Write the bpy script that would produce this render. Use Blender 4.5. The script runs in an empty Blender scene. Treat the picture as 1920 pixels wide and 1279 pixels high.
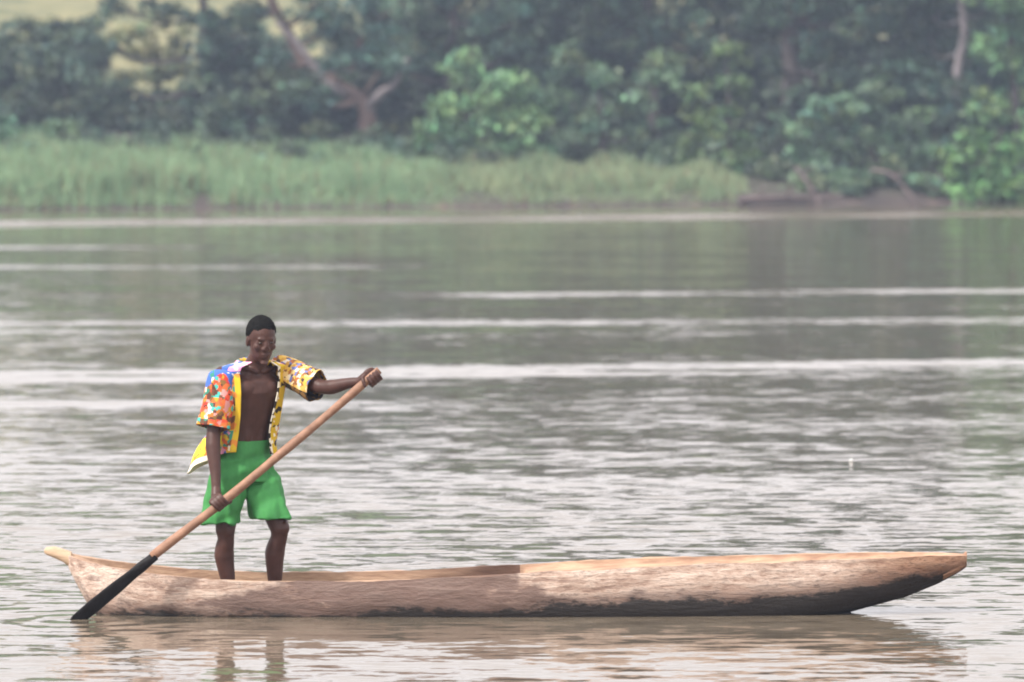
import bpy, bmesh, math, random
import numpy as np
from mathutils import Vector, Matrix, noise as mnoise

random.seed(7)
rng = np.random.default_rng(7)
S = bpy.context.scene
COL = S.collection

# ------------------------------------------------------------------ camera, sky, sun, exposure
FOC, HORIZON, CAM_H = 10200.0, 198.0, 2.8          # focal length / horizon row in photo pixels, eye height
cam_d = bpy.data.cameras.new('camera')
cam = bpy.data.objects.new('camera', cam_d); COL.objects.link(cam)
cam_d.sensor_width = 36.0
cam_d.lens = FOC / 1920.0 * 36.0
cam_d.clip_start = 0.5; cam_d.clip_end = 3000
cam.location = (0, 0, CAM_H)
cam.rotation_euler = (math.radians(90) - math.atan((639.5 - HORIZON) / FOC), 0, 0)
cam_d.dof.use_dof = True
cam_d.dof.focus_distance = 29.9
cam_d.dof.aperture_fstop = 3.2
S.camera = cam

SUN_TO = Vector((-0.52, -0.42, 0.78)).normalized()
sun_el = math.asin(SUN_TO.z); sun_az = math.atan2(SUN_TO.x, SUN_TO.y)
W = bpy.data.worlds.new('World'); S.world = W; W.use_nodes = True
wn = W.node_tree.nodes; wl = W.node_tree.links; wn.clear()
sky = wn.new('ShaderNodeTexSky'); sky.sky_type = 'NISHITA'; sky.sun_disc = False
sky.sun_elevation = sun_el; sky.sun_rotation = sun_az % (2 * math.pi)
sky.air_density = 1.0; sky.dust_density = 4.0; sky.ozone_density = 1.0
hs = wn.new('ShaderNodeHueSaturation'); hs.inputs['Saturation'].default_value = 0.15
bg = wn.new('ShaderNodeBackground'); bg.inputs['Strength'].default_value = 0.15
wo = wn.new('ShaderNodeOutputWorld')
veil = wn.new('ShaderNodeMixRGB'); veil.inputs[0].default_value = 0.6          # even white cloud veil over the clear sky
veil.inputs[2].default_value = (8.22, 7.82, 7.84, 1)
wl.new(sky.outputs[0], hs.inputs['Color']); wl.new(hs.outputs[0], veil.inputs[1]); wl.new(veil.outputs[0], bg.inputs['Color']); wl.new(bg.outputs[0], wo.inputs[0])
sd = bpy.data.lights.new('sun', 'SUN'); sd.energy = 3.0; sd.angle = math.radians(4.0); sd.color = (1.0, 0.95, 0.88)
sun = bpy.data.objects.new('sun', sd); COL.objects.link(sun)
sun.rotation_euler = (-SUN_TO).to_track_quat('-Z', 'Y').to_euler()
S.view_settings.view_transform = 'Standard'; S.view_settings.look = 'None'
S.view_settings.gamma = 1.0; S.view_settings.use_curve_mapping = False
S.view_settings.exposure = 0.62
S.render.engine = 'CYCLES'
S.cycles.use_denoising = True
S.cycles.max_bounces = 8; S.cycles.diffuse_bounces = 3; S.cycles.glossy_bounces = 3
S.cycles.transmission_bounces = 3; S.cycles.volume_bounces = 0; S.cycles.transparent_max_bounces = 8
S.cycles.caustics_reflective = False; S.cycles.caustics_refractive = False
S.cycles.pixel_filter_type = 'BLACKMAN_HARRIS'; S.cycles.filter_width = 1.9

# ------------------------------------------------------------------ helpers
def P(px, py, Y):
    """photo pixel at distance Y -> point"""
    return Vector(((px - 960) * Y / FOC, Y, CAM_H - (py - HORIZON) * Y / FOC))

def tag(o, label=None, cat=None, group=None, kind=None):
    if label: o['label'] = label
    if cat: o['category'] = cat
    if group: o['group'] = group
    if kind: o['kind'] = kind
    return o

def empty(name, loc):
    o = bpy.data.objects.new(name, None); COL.objects.link(o); o.location = loc; o.empty_display_size = 0.1
    return o

def link(name, me, mat=None, parent=None, smooth=False):
    o = bpy.data.objects.new(name, me); COL.objects.link(o)
    if mat: me.materials.append(mat)
    if smooth:
        me.polygons.foreach_set('use_smooth', np.ones(len(me.polygons), bool))
    if parent:
        o.parent = parent
        o.matrix_parent_inverse = Matrix.Translation(-Vector(parent.location))
    return o

def np_mesh(name, verts, quads, colors=None):
    me = bpy.data.meshes.new(name)
    v = np.asarray(verts, np.float32); f = np.asarray(quads, np.int32)
    k = f.shape[1]
    me.vertices.add(len(v)); me.vertices.foreach_set('co', v.ravel())
    me.loops.add(f.size); me.loops.foreach_set('vertex_index', f.ravel())
    me.polygons.add(len(f))
    me.polygons.foreach_set('loop_start', np.arange(0, f.size, k, dtype=np.int32))
    me.polygons.foreach_set('loop_total', np.full(len(f), k, np.int32))
    if colors is not None:
        a = me.color_attributes.new('col', 'FLOAT_COLOR', 'CORNER')
        c = np.ones((len(f), k, 4), np.float32); c[:, :, :3] = np.asarray(colors, np.float32)[:, None, :]
        a.data.foreach_set('color', c.ravel())
    me.update(calc_edges=True); me.validate()
    return me

def tube(points, radii, n=10, cap=True, aspect=None):
    """verts, faces (quads + end fans as quads) of a tapered tube"""
    pts = [Vector(p) for p in points]
    V, F = [], []
    up = Vector((0.13, 0.31, 0.94)).normalized()
    for i, p in enumerate(pts):
        d = (pts[min(i + 1, len(pts) - 1)] - pts[max(i - 1, 0)]).normalized()
        a = d.cross(up)
        if a.length < 0.05: a = d.cross(Vector((1, 0, 0)))
        a.normalize(); b = a.cross(d)
        r = radii[i]
        for k in range(n):
            t = 2 * math.pi * k / n
            V.append(p + (a * math.cos(t) + b * math.sin(t)) * r)
    for i in range(len(pts) - 1):
        for k in range(n):
            k2 = (k + 1) % n
            F.append((i * n + k, i * n + k2, (i + 1) * n + k2, (i + 1) * n + k))
    if cap:
        F.append(tuple(range(n))[::-1]); F.append(tuple((len(pts) - 1) * n + k for k in range(n)))
    return V, F

def pymesh(name, V, F):
    me = bpy.data.meshes.new(name); me.from_pydata([tuple(v) for v in V], [], F); me.update(); return me

def join_geo(parts):
    V, F = [], []
    for v, f in parts:
        o = len(V); V += list(v); F += [tuple(i + o for i in q) for q in f]
    return V, F

def smooth_path(pts, sub=6):
    """Catmull-Rom through points"""
    pts = [Vector(p) for p in pts]; out = []
    for i in range(len(pts) - 1):
        p0 = pts[max(i - 1, 0)]; p1 = pts[i]; p2 = pts[i + 1]; p3 = pts[min(i + 2, len(pts) - 1)]
        for k in range(sub):
            t = k / sub
            out.append(0.5 * ((2 * p1) + (p2 - p0) * t + (2 * p0 - 5 * p1 + 4 * p2 - p3) * t * t + (3 * p1 - p0 - 3 * p2 + p3) * t ** 3))
    out.append(pts[-1]); return out

# ------------------------------------------------------------------ materials
def new_mat(name):
    m = bpy.data.materials.new(name); m.use_nodes = True
    nt = m.node_tree; nt.nodes.clear()
    out = nt.nodes.new('ShaderNodeOutputMaterial')
    return m, nt, out

def node(nt, t, **kw):
    n = nt.nodes.new(t)
    for k, v in kw.items():
        if k in n.inputs.keys(): n.inputs[k].default_value = v
        else: setattr(n, k, v)
    return n

def ramp(nt, stops, interp='LINEAR'):
    r = nt.nodes.new('ShaderNodeValToRGB'); r.color_ramp.interpolation = interp
    e = r.color_ramp.elements
    while len(e) > 1: e.remove(e[-1])
    e[0].position = stops[0][0]; e[0].color = (*stops[0][1], 1)
    for p, c in stops[1:]:
        q = e.new(p); q.color = (*c, 1)
    return r

def math_n(nt, op, a, b=None, clamp=False):
    n = nt.nodes.new('ShaderNodeMath'); n.operation = op; n.use_clamp = clamp
    for i, x in enumerate((a, b)):
        if x is None: continue
        if isinstance(x, (int, float)): n.inputs[i].default_value = x
        else: nt.links.new(x, n.inputs[i])
    return n.outputs[0]

def noise_n(nt, vec, scale, detail=3, rough=0.5, dist=0.0):
    n = nt.nodes.new('ShaderNodeTexNoise'); n.inputs['Scale'].default_value = scale
    n.inputs['Detail'].default_value = detail; n.inputs['Roughness'].default_value = rough
    n.inputs['Distortion'].default_value = dist
    if vec is not None: nt.links.new(vec, n.inputs['Vector'])
    return n

def mapping(nt, vec, scale=(1, 1, 1), rot=(0, 0, 0), loc=(0, 0, 0)):
    m = nt.nodes.new('ShaderNodeMapping'); m.inputs['Scale'].default_value = scale
    m.inputs['Rotation'].default_value = rot; m.inputs['Location'].default_value = loc
    nt.links.new(vec, m.inputs['Vector']); return m.outputs[0]

def smoothstep(nt, x, lo, hi):
    n = nt.nodes.new('ShaderNodeMapRange'); n.interpolation_type = 'SMOOTHSTEP'
    n.inputs['From Min'].default_value = lo; n.inputs['From Max'].default_value = hi
    nt.links.new(x, n.inputs['Value']); return n.outputs[0]

def mat_attr_foliage(name, translucent=0.25, rough=0.55):
    m, nt, out = new_mat(name)
    at = node(nt, 'ShaderNodeAttribute', attribute_name='col')
    p = node(nt, 'ShaderNodeBsdfPrincipled', Roughness=rough)
    p.inputs['Specular IOR Level'].default_value = 0.35
    tr = nt.nodes.new('ShaderNodeBsdfTranslucent'); mx = nt.nodes.new('ShaderNodeMixShader')
    mx.inputs[0].default_value = translucent
    nt.links.new(at.outputs['Color'], p.inputs['Base Color']); nt.links.new(at.outputs['Color'], tr.inputs['Color'])
    nt.links.new(p.outputs[0], mx.inputs[1]); nt.links.new(tr.outputs[0], mx.inputs[2]); nt.links.new(mx.outputs[0], out.inputs[0])
    return m

def mat_noise(name, c1, c2, scale=4, rough=0.8, stretch=(1, 1, 1), bump=0.3, detail=5, spec=0.5):
    m, nt, out = new_mat(name)
    tc = nt.nodes.new('ShaderNodeTexCoord')
    v = mapping(nt, tc.outputs['Object'], stretch)
    n = noise_n(nt, v, scale, detail, 0.6)
    r = ramp(nt, [(0.3, c1), (0.7, c2)])
    p = node(nt, 'ShaderNodeBsdfPrincipled', Roughness=rough); p.inputs['Specular IOR Level'].default_value = spec
    b = node(nt, 'ShaderNodeBump', Strength=bump, Distance=0.02)
    nt.links.new(n.outputs[0], r.inputs[0]); nt.links.new(r.outputs[0], p.inputs['Base Color'])
    nt.links.new(n.outputs[0], b.inputs['Height']); nt.links.new(b.outputs[0], p.inputs['Normal'])
    nt.links.new(p.outputs[0], out.inputs[0])
    return m

M_LEAF = mat_attr_foliage('leaves')
M_GRASS = mat_attr_foliage('grass_blades', 0.3, 0.6)
M_BARK = mat_noise('bark', (0.030, 0.024, 0.024), (0.075, 0.06, 0.055), 3, 0.9, (3, 3, 1))
M_BARK_RED = mat_noise('bark_reddish', (0.115, 0.075, 0.065), (0.22, 0.15, 0.13), 3, 0.9, (3, 3, 1))
M_BARK_PALE = mat_noise('bark_pale', (0.13, 0.11, 0.115), (0.27, 0.23, 0.235), 3, 0.9, (3, 3, 1))
M_SKIN = mat_noise('skin', (0.056, 0.024, 0.018), (0.084, 0.037, 0.028), 14, 0.45, bump=0.05, spec=0.32)
M_HAIR = mat_noise('hair', (0.008, 0.008, 0.008), (0.02, 0.019, 0.018), 160, 0.95, bump=0.8, spec=0.1)
M_SHORTS = mat_noise('green_cloth', (0.034, 0.20, 0.05), (0.05, 0.26, 0.064), 18, 0.8, bump=0.15)
M_EYE = mat_noise('eye_white', (0.09, 0.07, 0.06), (0.12, 0.09, 0.08), 5, 0.4, bump=0)
M_WHITE = mat_noise('white_float', (0.75, 0.75, 0.74), (0.8, 0.8, 0.8), 5, 0.4, bump=0)
M_PUPIL = mat_noise('pupil', (0.01, 0.008, 0.006), (0.015, 0.01, 0.008), 5, 0.2, bump=0)

def mat_shirt():
    m, nt, out = new_mat('printed_shirt_cloth')
    at = node(nt, 'ShaderNodeAttribute', attribute_name='col')
    p = node(nt, 'ShaderNodeBsdfPrincipled', Roughness=0.85)
    nt.links.new(at.outputs['Color'], p.inputs['Base Color']); nt.links.new(p.outputs[0], out.inputs[0])
    return m
M_SHIRT = mat_shirt()

def mat_water():
    m, nt, out = new_mat('river_water')
    L = nt.links
    tc = nt.nodes.new('ShaderNodeTexCoord'); o = tc.outputs['Object']
    sep = nt.nodes.new('ShaderNodeSeparateXYZ'); L.new(o, sep.inputs[0])
    X, Yc = sep.outputs[0], sep.outputs[1]
    # wind-ruffled patches drawn out along the current
    patch = noise_n(nt, mapping(nt, o, (0.030, 0.20, 1), (0, 0, math.radians(2.0)), (3.1, 0.7, 0)), 1.0, 3, 0.6)
    patch2 = noise_n(nt, mapping(nt, o, (0.16, 0.9, 1), (0, 0, math.radians(-2)), (8.1, 2.7, 0)), 1.0, 3, 0.6)
    pm = math_n(nt, 'ADD', math_n(nt, 'MULTIPLY', patch.outputs[0], 0.55), math_n(nt, 'MULTIPLY', patch2.outputs[0], 0.45))
    ruff = math_n(nt, 'MULTIPLY', smoothstep(nt, pm, 0.50, 0.64), 0.45)
    # long wind lines crossing the river
    wob = math_n(nt, 'MULTIPLY', math_n(nt, 'SUBTRACT', patch2.outputs[0], 0.5), 2.2)
    wob_s = noise_n(nt, mapping(nt, o, (0.35, 0.35, 1)), 1.0, 3, 0.6)
    brk_n = noise_n(nt, mapping(nt, o, (0.22, 1.1, 1), (0, 0, 0), (1.7, 4.4, 0)), 1.0, 4, 0.65)
    brk = smoothstep(nt, brk_n.outputs[0], 0.34, 0.56)
    band_sum = None
    #        y at x=0, slope, half width, from x, to x, strength
    for y0, k, hw, xa, xb, st in ((135.0, 0.50, 4.0, -60, 60, 3.6), (94.6, 0.02, 1.3, -60, -2.0, 1.0), (108, 0.05, 1.2, -60, -6, 1.1), (80.3, 0.25, 1.2, -1, 60, 1.0),
                                  (70.2, 0.12, 1.1, -60, 60, 0.75), (67.5, 0.0, .6, -60, -3, .6), (57.4, 0.27, 1.45, -60, 60, 1.0), (51.3, 0.05, 0.55, -60, -2.0, 0.8)):
        yy = math_n(nt, 'ADD', math_n(nt, 'SUBTRACT', Yc, math_n(nt, 'MULTIPLY', X, k)), math_n(nt, 'MULTIPLY', wob, hw * 0.35))
        d = math_n(nt, 'ABSOLUTE', math_n(nt, 'SUBTRACT', yy, y0))
        b_ = math_n(nt, 'SUBTRACT', 1.0, smoothstep(nt, d, hw * 0.55, hw * 1.15))
        b_ = math_n(nt, 'MULTIPLY', b_, math_n(nt, 'MULTIPLY', smoothstep(nt, X, xa - 1.5, xa + 1.5), math_n(nt, 'SUBTRACT', 1.0, smoothstep(nt, X, xb - 1.5, xb + 1.5))))
        b_ = math_n(nt, 'MULTIPLY', b_, math_n(nt, 'MULTIPLY', brk, st))
        band_sum = b_ if band_sum is None else math_n(nt, 'MAXIMUM', band_sum, b_)
    near = math_n(nt, 'SUBTRACT', 1.0, smoothstep(nt, math_n(nt, 'ADD', Yc, math_n(nt, 'MULTIPLY', wob, 1.6)), 36.0, 43.0))
    # the ripples lie down in the lee of the hull
    near = math_n(nt, 'MULTIPLY', near, math_n(nt, 'ADD', math_n(nt, 'MULTIPLY', smoothstep(nt, Yc, 29.2, 31.5), 0.53), 0.47))
    def slopes(scale, sx, sy, rot, detail, rough):
        n = noise_n(nt, mapping(nt, o, (sx, sy, 1), (0, 0, rot)), scale, detail, rough)
        s_ = nt.nodes.new('ShaderNodeSeparateXYZ'); L.new(n.outputs['Color'], s_.inputs[0])
        return math_n(nt, 'SUBTRACT', s_.outputs[0], 0.5), math_n(nt, 'SUBTRACT', s_.outputs[1], 0.5)
    a = slopes(0.50, 0.40, 1.2, 0.03, 2, 0.5)
    b = slopes(4.0, 0.62, 1.0, -0.03, 3, 0.6)
    c = slopes(8.5, 0.36, 1.0, 0.05, 3, 0.7)
    amp_a = 0.06
    amp_b = math_n(nt, 'ADD', math_n(nt, 'ADD', math_n(nt, 'MULTIPLY', ruff, 0.20), math_n(nt, 'MULTIPLY', near, 0.20)), 0.085)
    amp_c = math_n(nt, 'ADD', math_n(nt, 'ADD', math_n(nt, 'MULTIPLY', ruff, 0.20), math_n(nt, 'MULTIPLY', near, 0.24)), 0.112)
    def comb(i):
        s_ = math_n(nt, 'MULTIPLY', a[i], amp_a)
        s_ = math_n(nt, 'ADD', s_, math_n(nt, 'MULTIPLY', b[i], amp_b))
        return math_n(nt, 'ADD', s_, math_n(nt, 'MULTIPLY', c[i], amp_c))
    nx = math_n(nt, 'MULTIPLY', comb(0), 0.45)
    # at this low angle only the faces of the ripples turned to the eye are seen
    bias = math_n(nt, 'ADD', math_n(nt, 'MULTIPLY', band_sum, 0.052), math_n(nt, 'ADD', math_n(nt, 'MULTIPLY', near, 0.008), 0.004))
    ny = math_n(nt, 'SUBTRACT', comb(1), bias)
    # rings spreading from the paddle blade
    px_ = math_n(nt, 'ADD', X, 2.36); py_ = math_n(nt, 'SUBTRACT', Yc, 29.55)
    rr_ = math_n(nt, 'SQRT', math_n(nt, 'ADD', math_n(nt, 'ADD', math_n(nt, 'MULTIPLY', px_, px_), math_n(nt, 'MULTIPLY', py_, py_)), 0.004))
    wv = math_n(nt, 'MULTIPLY', math_n(nt, 'SINE', math_n(nt, 'MULTIPLY', rr_, 26.0)), math_n(nt, 'EXPONENT', math_n(nt, 'MULTIPLY', rr_, -2.2)))
    wv = math_n(nt, 'MULTIPLY', math_n(nt, 'DIVIDE', wv, rr_), 0.16)
    nx = math_n(nt, 'ADD', nx, math_n(nt, 'MULTIPLY', wv, px_)); ny = math_n(nt, 'ADD', ny, math_n(nt, 'MULTIPLY', wv, py_))
    cb = nt.nodes.new('ShaderNodeCombineXYZ'); L.new(nx, cb.inputs[0]); L.new(ny, cb.inputs[1]); cb.inputs[2].default_value = 1
    nm = nt.nodes.new('ShaderNodeVectorMath'); nm.operation = 'NORMALIZE'; L.new(cb.outputs[0], nm.inputs[0])
    p = node(nt, 'ShaderNodeBsdfPrincipled', Roughness=0.035, IOR=1.333)
    p.inputs['Base Color'].default_value = (0.150, 0.122, 0.090, 1)
    L.new(nm.outputs[0], p.inputs['Normal']); L.new(p.outputs[0], out.inputs[0])
    return m
M_WATER = mat_water()

def mat_canoe():
    m, nt, out = new_mat('weathered_dugout_wood')
    L = nt.links
    tc = nt.nodes.new('ShaderNodeTexCoord'); o = tc.outputs['Object']
    sep = nt.nodes.new('ShaderNodeSeparateXYZ'); L.new(o, sep.inputs[0])
    X, Z = sep.outputs[0], sep.outputs[2]
    grain = noise_n(nt, mapping(nt, o, (1.6, 12, 12)), 2.2, 6, 0.65, 0.4)
    blot = noise_n(nt, mapping(nt, o, (1, 2.5, 2.5)), 3.1, 5, 0.62)
    speck = noise_n(nt, mapping(nt, o, (1, 1.6, 2.4)), 17, 4, 0.7)
    base = ramp(nt, [(0.36, (0.19, 0.115, 0.088)), (0.45, (0.43, 0.295, 0.23)), (0.53, (0.66, 0.51, 0.42)), (0.63, (0.79, 0.66, 0.57))])
    g = math_n(nt, 'ADD', math_n(nt, 'ADD', math_n(nt, 'MULTIPLY', grain.outputs[0], 0.40), math_n(nt, 'MULTIPLY', blot.outputs[0], 0.3)), math_n(nt, 'MULTIPLY', speck.outputs[0], 0.3))
    L.new(g, base.inputs[0])
    # brown weather stains amidships
    mid = math_n(nt, 'MULTIPLY', smoothstep(nt, X, -1.6, -1.1), math_n(nt, 'SUBTRACT', 1.0, smoothstep(nt, X, -0.2, 0.3)))
    st = smoothstep(nt, math_n(nt, 'ADD', blot.outputs[0], math_n(nt, 'ADD', math_n(nt, 'MULTIPLY', mid, 0.27), math_n(nt, 'MULTIPLY', math_n(nt, 'SUBTRACT', 0.17, Z), 0.75))), 0.54, 0.70)
    mixa = node(nt, 'ShaderNodeMixRGB'); mixa.inputs[2].default_value = (0.155, 0.095, 0.078, 1)
    L.new(math_n(nt, 'MULTIPLY', st, 0.9), mixa.inputs[0]); L.new(base.outputs[0], mixa.inputs[1])
    spk = smoothstep(nt, speck.outputs[0], 0.54, 0.68)
    mixs = node(nt, 'ShaderNodeMixRGB'); mixs.inputs[2].default_value = (0.17, 0.11, 0.085, 1)
    L.new(math_n(nt, 'MULTIPLY', spk, 0.55), mixs.inputs[0]); L.new(mixa.outputs[0], mixs.inputs[1])
    crk = noise_n(nt, mapping(nt, o, (0.55, 9, 20), (0, 0.02, 0)), 2.0, 4, 0.6, 0.6)
    ck = math_n(nt, 'SUBTRACT', 1.0, smoothstep(nt, math_n(nt, 'ABSOLUTE', math_n(nt, 'SUBTRACT', crk.outputs[0], 0.5)), 0.004, 0.016))
    mixc = node(nt, 'ShaderNodeMixRGB'); mixc.inputs[2].default_value = (0.10, 0.06, 0.05, 1)
    L.new(math_n(nt, 'MULTIPLY', ck, 0.55), mixc.inputs[0]); L.new(mixs.outputs[0], mixc.inputs[1]); mixs = mixc
    # wet, tarred band along the waterline: height grows towards the bow
    fr = smoothstep(nt, X, -1.2, 1.8)
    h = math_n(nt, 'ADD', math_n(nt, 'MULTIPLY', fr, 0.098), 0.020)
    bow = math_n(nt, 'MULTIPLY', smoothstep(nt, X, 1.55, 2.35), 0.12)
    h = math_n(nt, 'ADD', h, bow)
    ragged = math_n(nt, 'MULTIPLY', math_n(nt, 'SUBTRACT', speck.outputs[0], 0.5), 0.10)
    ragged2 = math_n(nt, 'MULTIPLY', math_n(nt, 'SUBTRACT', blot.outputs[0], 0.5), 0.16)
    d = math_n(nt, 'SUBTRACT', math_n(nt, 'ADD', math_n(nt, 'ADD', h, ragged), ragged2), Z)
    damp = smoothstep(nt, math_n(nt, 'ADD', d, math_n(nt, 'MULTIPLY', math_n(nt, 'SUBTRACT', grain.outputs[0], 0.45), 0.16)), -0.075, 0.0)
    mixd = node(nt, 'ShaderNodeMixRGB'); mixd.inputs[2].default_value = (0.13, 0.082, 0.066, 1)
    L.new(math_n(nt, 'MULTIPLY', damp, 0.72), mixd.inputs[0]); L.new(mixs.outputs[0], mixd.inputs[1]); mixs = mixd
    wet = smoothstep(nt, d, -0.015, 0.022)
    mixw = node(nt, 'ShaderNodeMixRGB'); mixw.inputs[2].default_value = (0.022, 0.017, 0.015, 1)
    L.new(wet, mixw.inputs[0]); L.new(mixs.outputs[0], mixw.inputs[1])
    # wood of the bow end is browner
    mixb = node(nt, 'ShaderNodeMixRGB'); mixb.blend_type = 'MULTIPLY'; mixb.inputs[2].default_value = (0.62, 0.47, 0.36, 1)
    L.new(smoothstep(nt, X, 1.6, 2.3), mixb.inputs[0]); L.new(mixw.outputs[0], mixb.inputs[1])
    p = node(nt, 'ShaderNodeBsdfPrincipled', Roughness=0.75)
    b = node(nt, 'ShaderNodeBump', Strength=0.9, Distance=0.02)
    hh = math_n(nt, 'ADD', math_n(nt, 'MULTIPLY', grain.outputs[0], 0.6), math_n(nt, 'MULTIPLY', speck.outputs[0], 0.4))
    L.new(hh, b.inputs['Height']); L.new(b.outputs[0], p.inputs['Normal'])
    L.new(mixb.outputs[0], p.inputs['Base Color']); L.new(p.outputs[0], out.inputs[0])
    return m
M_CANOE = mat_canoe()
M_PALEWOOD = mat_noise('pale_cut_wood', (0.44, 0.29, 0.18), (0.60, 0.44, 0.30), 5, 0.8, (1, 8, 8))
def mat_inner():
    m = mat_noise('inner_cut_wood', (0.27, 0.155, 0.10), (0.52, 0.345, 0.23), 3.5, 0.8, (1.5, 7, 7), 0.6)
    nt = m.node_tree; L = nt.links
    p = next(n for n in nt.nodes if n.type == 'BSDF_PRINCIPLED'); src = p.inputs['Base Color'].links[0].from_socket
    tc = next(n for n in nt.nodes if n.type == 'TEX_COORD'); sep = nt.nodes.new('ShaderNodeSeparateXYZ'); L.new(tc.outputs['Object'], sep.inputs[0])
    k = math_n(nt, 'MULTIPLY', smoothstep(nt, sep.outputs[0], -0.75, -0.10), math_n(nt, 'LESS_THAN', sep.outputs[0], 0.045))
    mx = nt.nodes.new('ShaderNodeMixRGB'); mx.inputs[2].default_value = (0.10, 0.05, 0.035, 1)   # shade inside the hollow painted into the wood colour, up to the notch
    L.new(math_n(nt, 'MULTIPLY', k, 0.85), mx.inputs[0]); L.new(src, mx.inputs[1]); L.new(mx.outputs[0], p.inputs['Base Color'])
    return m
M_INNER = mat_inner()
M_ENDWOOD = mat_noise('brown_end_wood', (0.20, 0.10, 0.06), (0.36, 0.20, 0.12), 9, 0.75, (1, 6, 6))
M_POLE = mat_noise('peeled_pole_wood', (0.19, 0.095, 0.058), (0.37, 0.20, 0.125), 6, 0.65, (2, 2, 2))
M_BLADE = mat_noise('wet_black_wood', (0.006, 0.005, 0.005), (0.014, 0.011, 0.011), 8, 0.6, (2, 2, 2), spec=0.2)
M_TWIG = mat_noise('driftwood', (0.06, 0.045, 0.045), (0.17, 0.125, 0.12), 3, 0.9)

def mat_ground():
    m, nt, out = new_mat('bank_earth')
    L = nt.links
    geo = nt.nodes.new('ShaderNodeTexCoord'); o = geo.outputs['Object']
    sep = nt.nodes.new('ShaderNodeSeparateXYZ'); L.new(o, sep.inputs[0])
    n = noise_n(nt, o, 1.3, 5, 0.6)
    earth = ramp(nt, [(0.3, (0.03, 0.024, 0.022)), (0.6, (0.065, 0.048, 0.042)), (0.78, (0.25, 0.145, 0.11))]); L.new(n.outputs[0], earth.inputs[0])
    grass = ramp(nt, [(0.3, (0.035, 0.035, 0.025)), (0.7, (0.07, 0.065, 0.045))]); L.new(n.outputs[0], grass.inputs[0])
    n2 = noise_n(nt, o, 0.45, 5, 0.65)
    dry = ramp(nt, [(0.38, (0.085, 0.10, 0.04)), (0.62, (0.24, 0.215, 0.10))]); L.new(n2.outputs[0], dry.inputs[0])
    m1 = nt.nodes.new('ShaderNodeMixRGB'); L.new(smoothstep(nt, math_n(nt, 'ADD', sep.outputs[2], math_n(nt, 'MULTIPLY', n.outputs[0], 0.5)), 0.38, 0.65), m1.inputs[0])
    L.new(earth.outputs[0], m1.inputs[1]); L.new(grass.outputs[0], m1.inputs[2])
    m2 = nt.nodes.new('ShaderNodeMixRGB'); L.new(smoothstep(nt, sep.outputs[1], 172, 178), m2.inputs[0])
    L.new(m1.outputs[0], m2.inputs[1]); L.new(dry.outputs[0], m2.inputs[2])
    p = node(nt, 'ShaderNodeBsdfPrincipled', Roughness=0.95)
    b = node(nt, 'ShaderNodeBump', Strength=0.6, Distance=0.1)
    L.new(n.outputs[0], b.inputs['Height']); L.new(b.outputs[0], p.inputs['Normal'])
    L.new(m2.outputs[0], p.inputs['Base Color']); L.new(p.outputs[0], out.inputs[0])
    return m
M_GROUND = mat_ground()

# ------------------------------------------------------------------ river and far bank
def grid_mesh(name, xs, ys, zf):
    nx, ny = len(xs), len(ys)
    V = np.array([(x, y, zf(x, y)) for y in ys for x in xs])
    i = np.arange(nx - 1)[None, :] + np.arange(ny - 1)[:, None] * nx
    F = np.stack([i, i + 1, i + nx + 1, i + nx], -1).reshape(-1, 4)
    return np_mesh(name, V, F)

def shore_y(x):
    return 151 + 0.40 * x * (1 if abs(x) < 25 else 25 / abs(x)) + 0.9 * mnoise.noise((x * 0.13, 3.3, 0)) + 0.35 * mnoise.noise((x * 0.6, 9.1, 0))

def bank_z(x, y):
    d = y - shore_y(x)
    if d < 0: return max(-2.5, d * 0.35)
    z = 0.36 * (1 - math.exp(-d / 0.8)) + 0.085 * min(d, 30)
    z += 0.12 * mnoise.noise((x * 0.5, y * 0.5, 0)) * min(1, d)
    if d > 30:
        z += (d - 30) * 0.10 + 0.8 * mnoise.noise((x * 0.03, y * 0.03, 4))
    return z

water = link('water', grid_mesh('water', np.linspace(-170, 170, 18), np.linspace(-30, 185, 22), lambda x, y: 0.0), M_WATER)
tag(water, kind='structure')
ys = np.concatenate([np.linspace(132, 175, 90), np.linspace(177, 330, 45)])
xs = np.concatenate([np.linspace(-170, -26, 40), np.linspace(-25, 25, 160), np.linspace(26, 170, 40)])
bank = link('riverbank', grid_mesh('riverbank', xs, ys, bank_z), M_GROUND, smooth=True)
tag(bank, kind='structure')

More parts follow.
